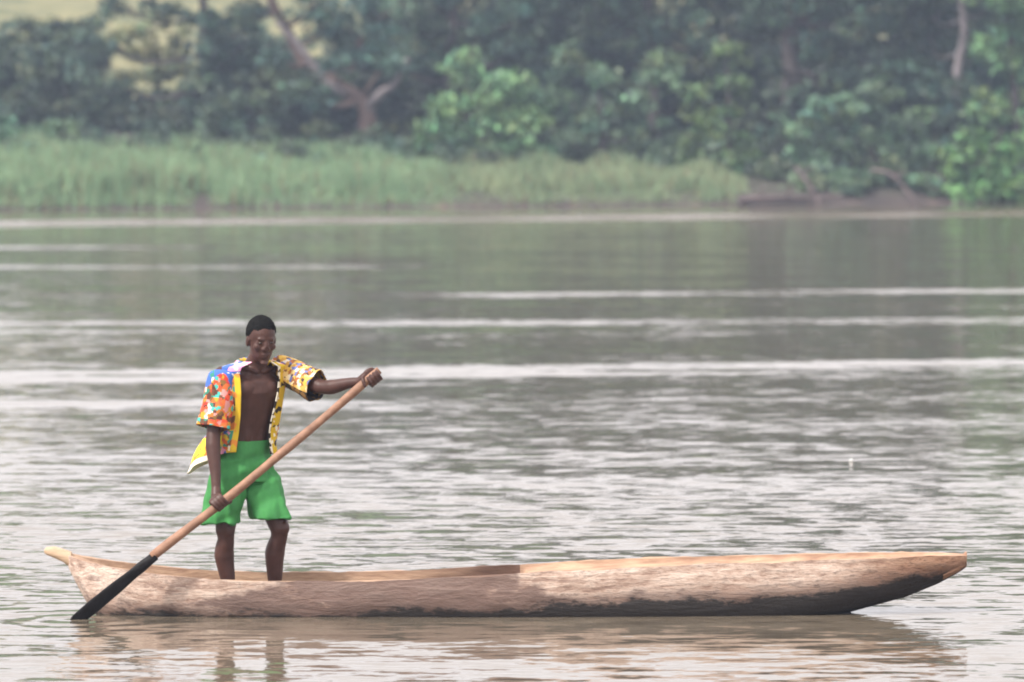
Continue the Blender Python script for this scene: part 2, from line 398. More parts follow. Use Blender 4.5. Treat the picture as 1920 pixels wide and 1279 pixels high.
# ------------------------------------------------------------------ foliage
def leaf_cloud(centers, radii, counts, size, color, color_var=0.25, flat=0.5, aspect=0.5, shell=0.55, droop=0.2):
    """numpy leaves: folded diamonds spread through ellipsoid clumps -> verts, quads, colours"""
    Cs, Ns, cl = [], [], []
    for c, r, n in zip(centers, radii, counts):
        d = rng.normal(size=(n, 3)); d /= np.linalg.norm(d, axis=1)[:, None]
        u = shell + (1 - shell) * rng.random(n) ** 0.6
        lump = 1 + 0.28 * np.sin(d[:, 0] * 5 + c[0] * 3) * np.sin(d[:, 2] * 6 + c[2] * 5) + 0.15 * rng.normal(size=n)
        Cs.append(np.asarray(c) + d * np.asarray(r) * (u * lump)[:, None])
        Ns.append(d)
        tone = 1 + color_var * rng.normal()
        hue = rng.normal() * 0.10
        base = np.asarray(color) * max(0.45, tone) * np.array([1 + hue, 1, 1 - hue])
        cl.append(np.clip(base[None, :] * (1 + 0.22 * rng.normal(size=(n, 1))) * (1 + 0.07 * rng.normal(size=(n, 3))), 0.008, 0.6))
    C = np.concatenate(Cs); N = np.concatenate(Ns); K = np.concatenate(cl)
    n = len(C)
    N = N * (1 - flat) + np.array([0, 0, 1.0]) * flat + 0.55 * rng.normal(size=(n, 3))
    N /= np.linalg.norm(N, axis=1)[:, None]
    T = rng.normal(size=(n, 3)); T[:, 2] -= droop * 2
    T -= N * (T * N).sum(1)[:, None]; T /= np.linalg.norm(T, axis=1)[:, None] + 1e-9
    B = np.cross(N, T)
    s = size * (0.6 + 0.8 * rng.random(n))[:, None]
    tipdrop = np.zeros((n, 3)); tipdrop[:, 2] = -droop * s[:, 0]
    V = np.stack([C - T * s * 0.5, C + B * s * aspect * 0.5 - N * s * 0.08, C + T * s * 0.5 + tipdrop * 0.6, C - B * s * aspect * 0.5 - N * s * 0.08], 1).reshape(-1, 3)
    F = np.arange(n * 4).reshape(-1, 4)
    return V, F, K

def make_tree(name, label, cat, base, trunk_pts, trunk_r, clumps, color, size=0.24,  dens=1.0, bark=None, cvar=0.25, flat=0.5, aspect=0.5, droop=0.2, stems=1, group=None):
    """base: Vector; clumps: list of (Vector centre, (rx,ry,rz))"""
    root = empty(name, base); size *= 1.0; cvar *= 1.2; color = (color[0] * 1.45, color[1] * 1.50, color[2] * 1.70)
    geo = []
    path = smooth_path(trunk_pts, 5)
    n = len(path)
    rad = [trunk_r * (1.25 - 0.25 * min(1, i / 3)) * (1 - 0.65 * i / (n - 1)) for i in range(n)]
    geo.append(tube(path, rad, 9))
    top = path[-1]
    for c, r in clumps:
        # nearest trunk point below the clump carries a limb to it
        best = min(path, key=lambda q: (q - c).length + (2.0 if q.z > c.z else 0))
        k = path.index(best)
        midp = best.lerp(c, 0.5) + Vector((random.uniform(-.2, .2), random.uniform(-.2, .2), -0.12 * (c - best).length))
        lp = smooth_path([best, midp, c], 4)
        r0 = min(rad[k] * 0.6, 0.11)
        geo.append(tube(lp, [r0 * (1 - 0.75 * i / (len(lp) - 1)) for i in range(len(lp))], 6))
        for _ in range(2):
            e = c + Vector((random.uniform(-1, 1) * r[0], random.uniform(-1, 1) * r[1], random.uniform(-.2, .9) * r[2])) * 0.8
            geo.append(tube([lp[-3], (lp[-3] + e) / 2 + Vector((0, 0, .08)), e], [r0 * 0.45, r0 * 0.3, r0 * 0.12], 5))
    V, F = join_geo(geo)
    link('trunk', pymesh('trunk', V, F), bark or M_BARK, root, smooth=True)
    cs, rs, ns = [], [], []
    for c, r in clumps:
        area = 4 * math.pi * ((r[0] * r[1]) ** 1.6 / 3 + (r[0] * r[2]) ** 1.6 / 3 + (r[1] * r[2]) ** 1.6 / 3) ** (1 / 1.6)
        # each clump is broken into several uneven sub-clumps
        sub = max(5, int(round(5 + area * 0.7)))
        for j in range(sub):
            d = Vector((random.gauss(0, 1), random.gauss(0, 1), random.gauss(0, 1))).normalized()
            f = random.uniform(0.35, 0.85)
            cs.append((c.x + d.x * r[0] * f, c.y + d.y * r[1] * f, c.z + d.z * r[2] * f))
            q = random.uniform(0.34, 0.58)
            rs.append((r[0] * q, r[1] * q, r[2] * q * 0.8))
            ns.append(int(dens * 1.05 * area / (size * size * aspect) / sub) + 6)
    V, F, K = leaf_cloud(cs, rs, ns, size, color, cvar, flat, aspect, 0.35, droop)
    link('crown', np_mesh('crown', V, F, K), M_LEAF, root)
    tag(root, label, cat, group)
    return root

def CL(Y, *items, depth=0.9):
    """clumps from (px, py, rx_px, ry_px[, dY])"""
    out = []
    for it in items:
        dy = it[4] if len(it) > 4 else 0
        s = (Y + dy) / FOC
        out.append((P(it[0], it[1], Y + dy), (it[2] * s * 1.12, max(it[2], it[3]) * s * depth, it[3] * s * 1.15)))
    return out

def on_bank(px, Y):
    x = (px - 960) * Y / FOC
    return Vector((x, Y, bank_z(x, Y) - 0.1))

def hi(Y, *items):
    """crown clumps above the frame: (px, height m, radius m)"""
    return [(Vector(((px - 960) * Y / FOC, Y + random.uniform(-1, 1.5), z)), (r, r * 0.9, r * 0.7)) for px, z, r in items]

G_DARK = (0.050, 0.082, 0.050); G_MID = (0.085, 0.135, 0.070); G_LIGHT = (0.12, 0.20, 0.085)
G_BRIGHT = (0.095, 0.18, 0.06); G_YEL = (0.17, 0.18, 0.06); G_BLUE = (0.065, 0.11, 0.075)

def tree_px(name, label, cat, base_px, Y, trunk, r, clumps, color, **kw):
    b = on_bank(base_px, Y)
    make_tree(name, label, cat, b, [b] + [P(x, y, Y + (d[0] if d else 0)) for x, y, *d in trunk], r, clumps, color, **kw)

# forked tree with the reddish trunk
Y = 161.0
tree_px('forked_tree', 'forked tree with bare reddish trunk standing behind the grassy bank', 'tree', 693, Y,
        [(690, 240), (683, 195), (640, 165), (575, 120), (540, 60), (505, -10), (480, -120)], 0.30,
        CL(Y, (610, 60, 55, 42), (680, 75, 60, 45), (730, 110, 45, 30, -1), (640, 120, 40, 26, -1.0), (590, 10, 60, 40, -1), (700, 20, 70, 45), (520, 110, 36, 28, -1), (590, 185, 40, 24, -1), (470, 20, 50, 30, .5))
        + hi(Y, (430, 7.2, 1.6), (560, 7.6, 1.8), (680, 7.4, 1.7), (510, 8.6, 1.5), (620, 8.8, 1.4)),
        G_BLUE, size=0.20, bark=M_BARK_RED)
# right fork
forkV, forkF = tube(smooth_path([P(684, 212, Y), P(700, 190, Y - .2), P(722, 170, Y - .5), P(740, 158, Y - .7), P(765, 110, Y - .8)], 5), [0.19 - 0.006 * i for i in range(21)], 9)
root = bpy.data.objects['forked_tree']
link('limb', pymesh('limb', forkV, forkF), M_BARK_PALE, root, smooth=True)
forkV, forkF = tube(smooth_path([P(655, 178, Y), P(630, 168, Y - .3), P(600, 140, Y - .3), P(560, 85, Y - .4), P(520, 40, Y - .4)], 5), [0.17 - 0.0045 * i for i in range(21)], 9)
link('limb', pymesh('limb', forkV, forkF), M_BARK_PALE, root, smooth=True)

Y = 157.5
tree_px('leafy_tree', 'light green leafy tree leaning left beside the forked reddish trunk', 'tree', 900, Y,
        [(905, 260), (890, 180), (870, 120)], 0.14,
        CL(Y, (868, 122, 42, 36), (905, 172, 75, 40), (835, 196, 45, 36), (965, 152, 55, 45), (840, 245, 50, 42), (925, 240, 66, 46), (995, 205, 48, 40), (875, 292, 70, 30), (815, 285, 34, 34), (960, 285, 60, 30)),
        G_LIGHT, size=0.22, cvar=0.3)
Y = 160
tree_px('round_bush', 'grey green bush right of the leaning light green tree', 'bush', 1130, Y,
        [(1130, 240), (1120, 160), (1090, 120)], 0.14,
        CL(Y, (1060, 120, 52, 42), (1130, 150, 56, 42), (1190, 190, 50, 36), (1240, 135, 50, 40), (1110, 225, 50, 36), (1040, 190, 40, 36), (1220, 250, 44, 36)),
        G_MID, size=0.22, cvar=0.3)
Y = 158
tree_px('upright_shrub', 'tall narrow shrub left of the dark trunk hollow', 'shrub', 1365, Y,
        [(1368, 260), (1365, 180), (1362, 110)], 0.10,
        CL(Y, (1362, 105, 44, 34), (1372, 165, 36, 36), (1350, 225, 44, 40), (1385, 285, 46, 38), (1310, 190, 36, 40), (1300, 270, 40, 36)),
        (0.085, 0.13, 0.045), size=0.20, cvar=0.25)
Y = 157.6
tree_px('spreading_bush', 'wide spreading bush over the dark undercut bank', 'bush', 1640, Y,
        [(1635, 290), (1620, 240), (1610, 200)], 0.14,
        CL(Y, (1560, 205, 58, 34), (1635, 185, 56, 34), (1525, 250, 46, 36), (1600, 262, 60, 40), (1690, 235, 62, 42), (1650, 300, 52, 30), (1555, 310, 50, 30), (1720, 290, 44, 34), (1500, 300, 34, 30), (1600, 335, 60, 22, -1), (1690, 340, 40, 18, -1), (1595, 350, 44, 20, -2), (1745, 345, 36, 24, -1.6)),
        G_MID, size=0.22, cvar=0.35)
Y = 156.5
tree_px('bright_bush', 'bright green broad-leaved bush at the water edge, farthest right', 'bush', 1850, Y,
        [(1850, 320), (1860, 280), (1880, 240)], 0.12,
        CL(Y, (1805, 338, 50, 34), (1865, 315, 60, 42), (1905, 262, 50, 42), (1835, 268, 46, 34), (1785, 300, 34, 30), (1900, 355, 60, 26), (1840, 362, 60, 18)),
        G_BRIGHT, size=0.28, cvar=0.25, dens=1.0, droop=0.4)
Y = 160.5
tree_px('overhanging_tree', 'tree with pale sunlit leaves above the bright waterside bush', 'tree', 1900, Y,
        [(1905, 250), (1900, 150), (1890, 50), (1880, -100)], 0.17,
        CL(Y, (1890, 195, 52, 42), (1850, 90, 46, 40), (1905, 110, 55, 46), (1840, 200, 40, 36), (1915, 40, 60, 44))
        + hi(Y, (1880, 6.6, 1.5), (1960, 7.4, 1.8), (1850, 8.2, 1.6)),
        G_LIGHT, size=0.24, cvar=0.3)
Y = 163
tree_px('slender_tree', 'slender tree with a bare pale curving trunk, upper right', 'tree', 1790, Y,
        [(1788, 240), (1795, 130), (1806, 60), (1800, 0), (1785, -120)], 0.17,
        CL(Y, (1745, 95, 48, 40, 1.5), (1740, 30, 50, 36, 1.5), (1850, 20, 44, 34, 1.0), (1740, 170, 52, 40, -.8), (1800, 175, 40, 40, -1.5), (1790, 235, 44, 36, -1.5))
        + hi(Y, (1780, 6.8, 1.7), (1700, 7.6, 1.6), (1840, 8.3, 1.7)),
        G_DARK, size=0.22, bark=M_BARK_PALE)
Y = 164
tree_px('broad_tree', 'large dark tree with a thick shaded trunk right of centre', 'tree', 1478, Y,
        [(1480, 230), (1482, 130), (1476, 60), (1490, -60)], 0.40,
        CL(Y, (1545, 85, 60, 44), (1615, 60, 60, 44), (1690, 130, 56, 40), (1580, 145, 56, 34), (1430, 30, 60, 40), (1540, 10, 70, 40), (1660, 20, 60, 36), (1465, 235, 40, 36, -1.8), (1500, 185, 30, 34, -1.5), (1455, 300, 40, 26, -2.2), (1440, 120, 26, 30, -1.2))
        + hi(Y, (1450, 7.0, 1.9), (1560, 7.4, 2.0), (1650, 7.2, 1.9), (1500, 8.9, 1.8), (1600, 9.0, 1.7)),
        (0.052, 0.084, 0.048), size=0.22, cvar=0.35)
Y = 165
tree_px('dark_tree', 'dark tree with yellowing tips between the two brighter shrubs, top centre right', 'tree', 1230, Y,
        [(1228, 230), (1220, 120), (1215, 30), (1220, -80)], 0.26,
        CL(Y, (1105, 45, 62, 44), (1195, 62, 60, 40), (1150, 105, 50, 32, 1.0), (1270, 195, 44, 40, 1.5), (1180, 5, 60, 40))
        + CL(Y, (1285, 40, 44, 32), (1320, 80, 36, 28))
        + hi(Y, (1120, 7.1, 1.9), (1220, 7.5, 2.0), (1310, 7.2, 1.8), (1180, 9.0, 1.7)),
        (0.056, 0.086, 0.050), size=0.22, cvar=0.4)
Y = 165
tree_px('shady_tree', 'deep green tree right of the forked trunk, top centre', 'tree', 855, Y,
        [(850, 230), (845, 120), (850, 20), (860, -90)], 0.30,
        CL(Y, (775, 55, 56, 44), (845, 32, 62, 42), (925, 60, 60, 42), (1000, 35, 60, 44), (765, 140, 46, 44, 1), (960, 105, 56, 32), (830, 100, 46, 36))
        + hi(Y, (800, 7.1, 1.9), (900, 7.6, 2.0), (1000, 7.2, 1.9), (850, 9.1, 1.7), (960, 9.0, 1.6)),
        G_DARK, size=0.22, cvar=0.3)
Y = 160
tree_px('low_shrub', 'low dark shrub behind the grass left of the reddish trunk', 'shrub', 470, Y,
        [(470, 240), (465, 190)], 0.10,
        CL(Y, (405, 225, 42, 44), (475, 235, 46, 38), (445, 178, 54, 36), (525, 195, 40, 40), (545, 150, 40, 30), (510, 255, 40, 26)),
        (0.064, 0.095, 0.054), size=0.20, cvar=0.3)
Y = 161
tree_px('grey_bush', 'dull grey green bush at the far left behind the tall grass', 'bush', 130, Y,
        [(130, 220), (125, 160)], 0.12,
        CL(Y, (60, 110, 62, 42), (135, 130, 60, 42), (185, 175, 52, 40), (55, 195, 60, 46), (120, 200, 60, 40), (215, 215, 50, 34), (95, 70, 50, 30), (290, 215, 60, 36), (155, 68, 40, 30), (40, 52, 50, 26), (10, 90, 40, 40), (110, 50, 46, 22), (165, 45, 30, 26)),
        (0.068, 0.095, 0.058), size=0.20, cvar=0.3)
Y = 157
tree_px('blue_green_bush', 'small blue green bush touching the left edge above the reeds', 'bush', 30, Y,
        [(35, 290), (30, 250)], 0.08,
        CL(Y, (25, 235, 50, 32), (60, 268, 50, 30), (5, 290, 40, 30), (105, 245, 34, 26)), (0.06, 0.11, 0.055), size=0.20)
Y = 166
tree_px('left_tree', 'tall dark tree framing the sunlit gap, top left', 'tree', 395, Y,
        [(395, 230), (392, 120), (385, 30), (370, -90)], 0.26,
        CL(Y, (218, 18, 34, 30), (300, 12, 46, 22), (405, 60, 40, 44), (440, 115, 46, 40), (405, 140, 44, 36), (350, 180, 50, 26), (225, 165, 34, 28), (470, 55, 40, 30), (200, 90, 20, 34), (388, 95, 26, 34, -1), (378, 25, 34, 26, -1), (392, 160, 30, 30, -1.2))
        + hi(Y, (260, 7.2, 1.7), (380, 7.4, 1.9), (180, 8.0, 1.6), (300, 9.0, 1.8), (100, 7.6, 1.5)),
        G_DARK, size=0.21, cvar=0.25)
Y = 172
tree_px('dry_bush', 'sunlit yellowish bush seen through the gap in the trees, upper left', 'bush', 300, Y,
        [(300, 130), (298, 90)], 0.08,
        CL(Y, (260, 62, 34, 24), (335, 75, 24, 44), (250, 110, 36, 22), (315, 122, 30, 24), (295, 40, 30, 20), (285, 95, 30, 26), (225, 90, 26, 26), (350, 120, 26, 26), (300, 145, 40, 22), (240, 140, 34, 20)), (0.16, 0.17, 0.075), size=0.20, dens=1.3)

for px_, py_, lab in ((60, 12, 'low hillside shrub above the grey green bush, top left corner'), (165, 18, 'yellowish hillside shrub left of the tall dark tree, top left')):
    Yh = 188.0
    b = on_bank(px_, Yh)
    make_tree('hillside_shrub', lab, 'shrub', b, [b, b + Vector((0, 0, .6)), b + Vector((.1, 0, 1.1))], 0.07,
              [(b + Vector((random.uniform(-.6, .6), random.uniform(-.4, .4), 0.8 + .3 * q)), (.7, .6, .45)) for q in range(3)], (0.13, 0.14, 0.055), size=0.22, dens=.8)

# far woodland behind: one mass nobody could count
cs, rs, ns = [], [], []
for k in range(620):
    x = rng.uniform(-28, 29); yy = rng.uniform(170, 186); z = rng.uniform(1.0, 10.5)
    px = 960 + FOC * x / yy; py = HORIZON + FOC * (CAM_H - z) / yy
    if px < 680 and (py < 110): continue                       # open hillside shows here
    if 140 < px < 450 and py < 215: continue
    r = rng.uniform(0.9, 1.7)
    cs.append((x, yy, z)); rs.append((r, r * 0.8, r * 0.75)); ns.append(380)
for k in range(330):
    x = rng.uniform(-26, 27); yy = rng.uniform(165.5, 171); z = bank_z(x, yy) + rng.uniform(0.0, 2.4); r = rng.uniform(0.6, 1.1)
    if 170 < 960 + FOC * x / yy < 420: z = min(z, 3.0 - r * .6)
    cs.append((x, yy, z)); rs.append((r, r * 0.8, r * 0.75)); ns.append(300)
V, F, K = leaf_cloud(cs, rs, ns, 0.32, (0.062, 0.095, 0.066), 0.45, 0.5, 0.55, 0.3)
nfar = len(F)
far = link('far_woodland', np_mesh('far_woodland', V, F, K), M_LEAF)
tag(far, 'dark mass of woodland behind the riverbank trees', 'woodland', kind='stuff')

cs, rs, ns = [], [], []
for k in range(260):
    x = rng.uniform(-15.5, 16.5); yy = shore_y(x) + rng.uniform(5.5 if x < 6 else 1.0, 14); r = rng.uniform(0.35, 0.75)
    cs.append((x, yy, bank_z(x, yy) + rng.uniform(0.1, 0.5))); rs.append((r, r * 0.8, r * 0.7)); ns.append(210)
V, F, K = leaf_cloud(cs, rs, ns, 0.24, (0.085, 0.125, 0.075), 0.45, 0.5, 0.55, 0.3)
tag(link('undergrowth', np_mesh('undergrowth', V, F, K), M_LEAF), 'low tangled undergrowth at the foot of the trees', 'undergrowth', kind='stuff')

# tall grass and reeds
def grass(name, label, n, xr, dr, hfun, color, width=0.035, var=0.25):
    x = rng.uniform(xr[0], xr[1], n); d = rng.uniform(dr[0], dr[1], n) 
    V = np.zeros((n, 5, 3)); K = np.zeros((n, 3)); keep = np.ones(n, bool)
    for i in range(n):
        y = shore_y(x[i]) + d[i]
        h = hfun(x[i], d[i])
        if h <= 0.03: keep[i] = False; continue
        h *= rng.uniform(0.6, 1.25)
        z0 = bank_z(x[i], y) - 0.03
        az = rng.uniform(0, 2 * math.pi); lean = rng.uniform(0.08, 0.45) * h
        dx, dy = math.cos(az) * lean, math.sin(az) * lean
        wa = rng.uniform(-0.9, 0.9); wx, wy = math.cos(wa) * width * 0.5, math.sin(wa) * width * 0.5
        V[i, 0] = (x[i] - wx, y - wy, z0); V[i, 1] = (x[i] + wx, y + wy, z0)
        V[i, 2] = (x[i] + wx * .8 + dx * .35, y + wy * .8 + dy * .35, z0 + h * 0.6)
        V[i, 3] = (x[i] + dx, y + dy, z0 + h * (1 - 0.25 * lean / h))
        V[i, 4] = (x[i] - wx * .8 + dx * .35, y - wy * .8 + dy * .35, z0 + h * 0.6)
        t = 0.5 + 0.5 * mnoise.noise((x[i] * 0.8, y * 0.8, 2.0))
        K[i] = np.asarray(color[0]) * (1 - t) + np.asarray(color[1]) * t
        K[i] *= (1 + var * rng.normal() * 0.6)
        if rng.random() < 0.12: K[i] = np.array((0.34, 0.25, 0.15)) * rng.uniform(0.6, 1.1)
    V = V[keep]; K = np.clip(K[keep], 0.01, 0.6)
    m = len(V); F = np.arange(m * 5).reshape(-1, 5)
    o = link(name, np_mesh(name, V.reshape(-1, 3), F, K), M_GRASS)
    return tag(o, label, 'grass', kind='stuff')

def h_left(x, d):
    px = 960 + FOC * x / (151 + d)
    h = np.interp(px, [-60, 0, 100, 200, 400, 560, 700, 800, 900], [0.75, 0.85, 1.1, 1.15, 0.95, .85, .85, .55, 0.0])
    return h * (0.75 + 0.6 * mnoise.noise((x * 0.7, d * 0.5, 1.0))) * (0.55 if d < 0.4 else 1) * (1.0 if d > .8 else max(0, 1.0 + 1.4 * mnoise.noise((x * 0.9, 7.7, 0))))
grass('reed_grass', 'tall blue green reed grass covering the left bank', 26000, (-16, -0.5), (0.02, 8), h_left, ((0.20, 0.33, 0.18), (0.34, 0.48, 0.27)))
def h_right(x, d):
    px = 960 + FOC * x / (151 + d)
    h = np.interp(px, [700, 800, 1000, 1330, 1380, 1420, 1990], [0.0, 0.55, 0.65, 0.6, 0.40, 0.0, 0.0])
    return h * (0.8 + 0.6 * mnoise.noise((x * 0.8, d * 0.6, 5.0))) * (0.5 if d < 0.9 else 1) * (1.0 if d > .9 else max(0, .6 + 1.8 * mnoise.noise((x * 0.8, 2.7, 0))))
grass('bank_grass', 'shorter yellow green grass along the middle of the bank', 17000, (-4, 15.5), (0.05, 6), h_right, ((0.18, 0.28, 0.15), (0.36, 0.42, 0.24)))

# driftwood along the right-hand shore
def branch(name, label, pts, r, twigs):
    base = Vector(pts[0]); root = empty(name, base)
    path = smooth_path(pts, 4); n = len(path)
    V, F = tube(path, [r * (1 - 0.6 * i / (n - 1)) for i in range(n)], 8)
    link('stem', pymesh('stem', V, F), M_TWIG, root, smooth=True)
    for t, d in twigs:
        a = path[int(t * (n - 1))]
        V, F = tube([a, a + Vector(d) * .5 + Vector((0, 0, .04)), a + Vector(d)], [r * .45, r * .35, r * .12], 6)
        link('twig', pymesh('twig', V, F), M_TWIG, root, smooth=True)
    return tag(root, label, 'fallen branch', 'driftwood on the shore')
def SH(x, d, z): return Vector((x, shore_y(x) + d, z))
branch('fallen_branch', 'pale fallen branch sloping into the water below the dark trunk', [SH(8.15, 1.4, 1.0), SH(8.45, .5, .55), SH(8.75, -.5, -.03)], 0.085, [(0.3, (0.35, -.1, .25)), (0.6, (-.3, -.2, .2))])
branch('fallen_branch', 'longer fallen branch lying flat along the muddy shore', [SH(6.4, .1, .12), SH(7.2, -.05, .20), SH(8.3, .05, .16), SH(9.4, -.2, .26)], 0.10, [(0.3, (0.2, -.1, .4)), (0.55, (.3, -.2, .35)), (0.8, (-.2, -.1, .3))])
branch('fallen_branch', 'dark bent branch reaching out under the spreading bush', [SH(10.3, 1.2, .95), SH(10.9, .3, .8), SH(11.5, -.7, -.03)], 0.075, [(0.5, (.4, -.1, .1)), (0.7, (-.3, -.2, .1))])

# ------------------------------------------------------------------ dugout canoe
BX = lambda px: (px - 960) / 340.0
CY = 30.0
st_px = [122, 130, 145, 165, 200, 250, 300, 400, 500, 620, 780, 900, 978, 1100, 1300, 1500, 1600, 1700, 1760, 1800, 1813]
rimz = [.325, .318, .305, .292, .272, .250, .232, .207, .198, .196, .208, .228, .240, .262, .287, .304, .312, .320, .322, .320, .318]
halfw = [.022, .05, .085, .125, .18, .235, .27, .30, .305, .305, .31, .32, .32, .31, .285, .245, .22, .170, .13, .09, .07]
botz = [.285, .225, .14, .035, -.055, -.095, -.11, -.12, -.125, -.125, -.125, -.125, -.125, -.125, -.12, -.060, .008, .088, .160, .222, .250]
def f_st(arr, px): return float(np.interp(px, st_px, arr))
NS, NO, NI = 190, 34, 22
V, F = [], []
stp = list(np.linspace(122, 1813, NS))
ring = None
for i, px in enumerate(stp):
    zr, w, zb = f_st(rimz, px), f_st(halfw, px), f_st(botz, px)
    x = BX(px)
    th = min(0.036, w * 0.5)
    # hollow ahead of the notch is only a shallow dish
    full = max(0.0, zr - zb - 0.055)
    shallow = min(0.05, full)
    s1 = min(1, max(0, (px - 150) / 170)); s2 = min(1, max(0, (px - 972) / 12)); s3 = min(1, max(0, (1790 - px) / 120))
    dep = (full * s1 * (1 - s2) + shallow * s2) * s3 + 0.004
    sec = []
    for k in range(NO + 1):                       # outer skin, near rim -> keel -> far rim
        a = -math.pi / 2 + math.pi * k / NO
        sn, cs_ = math.sin(a), math.cos(a)
        yy = math.copysign(abs(sn) ** 0.62, sn) * w * (1 + 0.07 * math.sin(2 * abs(a)))
        zz = zr - (zr - zb) * abs(cs_) ** 0.85
        nz = mnoise.fractal((x * 3.0, yy * 8 + 5, zz * 10), 0.7, 2.1, 4)
        ad = mnoise.cell((x * 9 + zz * 3, yy * 12, zz * 16)) - .0
        amp = 0.007 if 0 < k < NO else 0.003
        yy += math.copysign(1, sn) * (nz * amp + 0.0022 * ad) * min(1, w / .15)
        if k in (0, NO): zz += 0.013 * mnoise.noise((x * 3.2, k, 0)) + 0.005 * mnoise.noise((x * 15, k, 3))
        sec.append((x, CY + yy, zz))
    for k in range(NI + 1):                       # inner skin, far rim -> floor -> near rim
        a = math.pi / 2 - math.pi * k / NI
        sn, cs_ = math.sin(a), math.cos(a)
        yy = math.copysign(abs(sn) ** 0.7, sn) * (w - th)
        zz = zr - dep * abs(cs_) ** 0.75 + 0.004 * mnoise.noise((x * 6, yy * 9, 4))
        sec.append((x, CY + yy, zz))
    V += sec
M = NO + NI + 2
for i in range(NS - 1):
    for k in range(M):
        k2 = (k + 1) % M
        F.append((i * M + k, i * M + k2, (i + 1) * M + k2, (i + 1) * M + k))
F.append(tuple(range(M))[::-1]); F.append(tuple((NS - 1) * M + k for k in range(M)))
canoe = empty('dugout_canoe', (0, CY, -0.1))
hull = link('hull', pymesh('hull', V, F), M_CANOE, canoe)
hull.data.polygons.foreach_set('use_smooth', np.ones(len(hull.data.polygons), bool))
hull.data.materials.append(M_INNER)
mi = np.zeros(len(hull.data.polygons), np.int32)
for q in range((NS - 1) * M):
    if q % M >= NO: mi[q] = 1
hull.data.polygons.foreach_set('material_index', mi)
hull.data.set_sharp_from_angle(angle=math.radians(50))
tag(canoe, 'long weathered dugout canoe carved from one pale log, floating on the river', 'canoe')
# carved stern knob and bow block
def block(name, pts, half, mat, parent, label=None):
    """pts: (px, top py-z, bottom z) stations"""
    V, F = [], []
    n = 10
    for px, zt, zb, w in pts:
        for k in range(n):
            a = 2 * math.pi * k / n + math.pi / n
            c_, s_ = math.cos(a), math.sin(a)
            V.append((BX(px), CY + math.copysign(abs(c_) ** .6, c_) * w, (zt + zb) / 2 + math.copysign(abs(s_) ** .6, s_) * (zt - zb) / 2))
    for i in range(len(pts) - 1):
        for k in range(n):
            k2 = (k + 1) % n
            F.append((i * n + k, i * n + k2, (i + 1) * n + k2, (i + 1) * n + k))
    F.append(tuple(range(n))[::-1]); F.append(tuple((len(pts) - 1) * n + k for k in range(n)))
    o = link(name, pymesh(name, V, F), mat, parent, smooth=True)
    o.data.set_sharp_from_angle(angle=math.radians(45))
    if label: o['label'] = label
    return o
block('stern_knob', [(81, .348, .328, .016), (85, .362, .318, .026), (100, .366, .300, .034), (116, .352, .278, .040), (132, .335, .245, .045)], .03, M_PALEWOOD, canoe, 'pale rounded knob at the raised stern tip')
block('bow_block', [(1768, .305, .180, .112), (1785, .312, .205, .102), (1800, .318, .228, .088), (1809, .324, .246, .074), (1814, .338, .29, .05)], .03, M_ENDWOOD, canoe, 'brown blunt end of the bow')

# ------------------------------------------------------------------ paddle
G_low = P(409, 944, 29.66); G_top = P(697, 708, 29.70)
pdir = (G_top - G_low).normalized()
tipP = P(152, 1156, 29.58)
topP = P(712, 697, 29.70)
ax = (topP - tipP).normalized()
paddle = empty('paddle', tipP)
Lp = (topP - tipP).length
def pole_pt(t): return tipP + (topP - tipP) * t
pts = [pole_pt(t) + Vector((0.003 * math.sin(t * 17), 0, 0.009 * math.sin(t * 7 + .6))) for t in np.linspace(0.235, 1.0, 26)]
rad = [0.0255 - 0.003 * t + 0.0014 * math.sin(t * 23) for t in np.linspace(0, 1, 26)]
V, F = tube(pts, rad, 14)
shaft = link('shaft', pymesh('shaft', V, F), M_POLE, paddle, smooth=True)
# blade: lens section widening towards the water
side = ax.cross(Vector((0, 1, 0))).normalized(); thick = ax.cross(side).normalized()
wide = (side * 0.86 + thick * 0.5).normalized(); thin = ax.cross(wide).normalized()
V, F = [], []; n = 14
prof = [(-.10, .004, .004), (-.085, .035, .006), (-.04, .058, .008), (.04, .066, .010), (.12, .060, .012), (.17, .048, .016), (.20, .036, .021), (.225, .029, .0265), (.245, .0278, .0278)]
prof = [(t_, max(.004, w_ * (.68 if t_ < .2 else .92)), v_) for t_, w_, v_ in prof]
for t, wv, tv in prof:
    c = tipP + ax * (t * Lp if t > 0 else t * 1.0)
    for k in range(n):
        a = 2 * math.pi * k / n
        V.append(c + wide * math.cos(a) * wv + thin * math.sin(a) * tv)
for i in range(len(prof) - 1):
    for k in range(n):
        k2 = (k + 1) % n
        F.append((i * n + k, i * n + k2, (i + 1) * n + k2, (i + 1) * n + k))
F.append(tuple(range(n))[::-1]); F.append(tuple((len(prof) - 1) * n + k for k in range(n)))
link('blade', pymesh('blade', V, F), M_BLADE, paddle, smooth=True)['label'] = 'wet black blade dipping into the water'
tag(paddle, 'long wooden paddle held slantwise across the body by the standing man', 'paddle')

# ------------------------------------------------------------------ the man
FWD = Vector((0.54, -0.84, 0)).normalized(); LEFT = Vector((0.84, 0.54, 0)).normalized(); UP = Vector((0, 0, 1))
PERSON = Vector((-1.44, 30.0, -0.04))

def loft(rings, n=24, cap=True):
    """rings: (centre, axisA, axisB, ra, rb) ; closed elliptical loft"""
    V, F = [], []
    for c, A, B, ra, rb in rings:
        for k in range(n):
            t = 2 * math.pi * k / n
            V.append(Vector(c) + A * math.cos(t) * ra + B * math.sin(t) * rb)
    for i in range(len(rings) - 1):
        for k in range(n):
            k2 = (k + 1) % n
            F.append((i * n + k, i * n + k2, (i + 1) * n + k2, (i + 1) * n + k))
    if cap:
        F.append(tuple(range(n))[::-1]); F.append(tuple((len(rings) - 1) * n + k for k in range(n)))
    return V, F

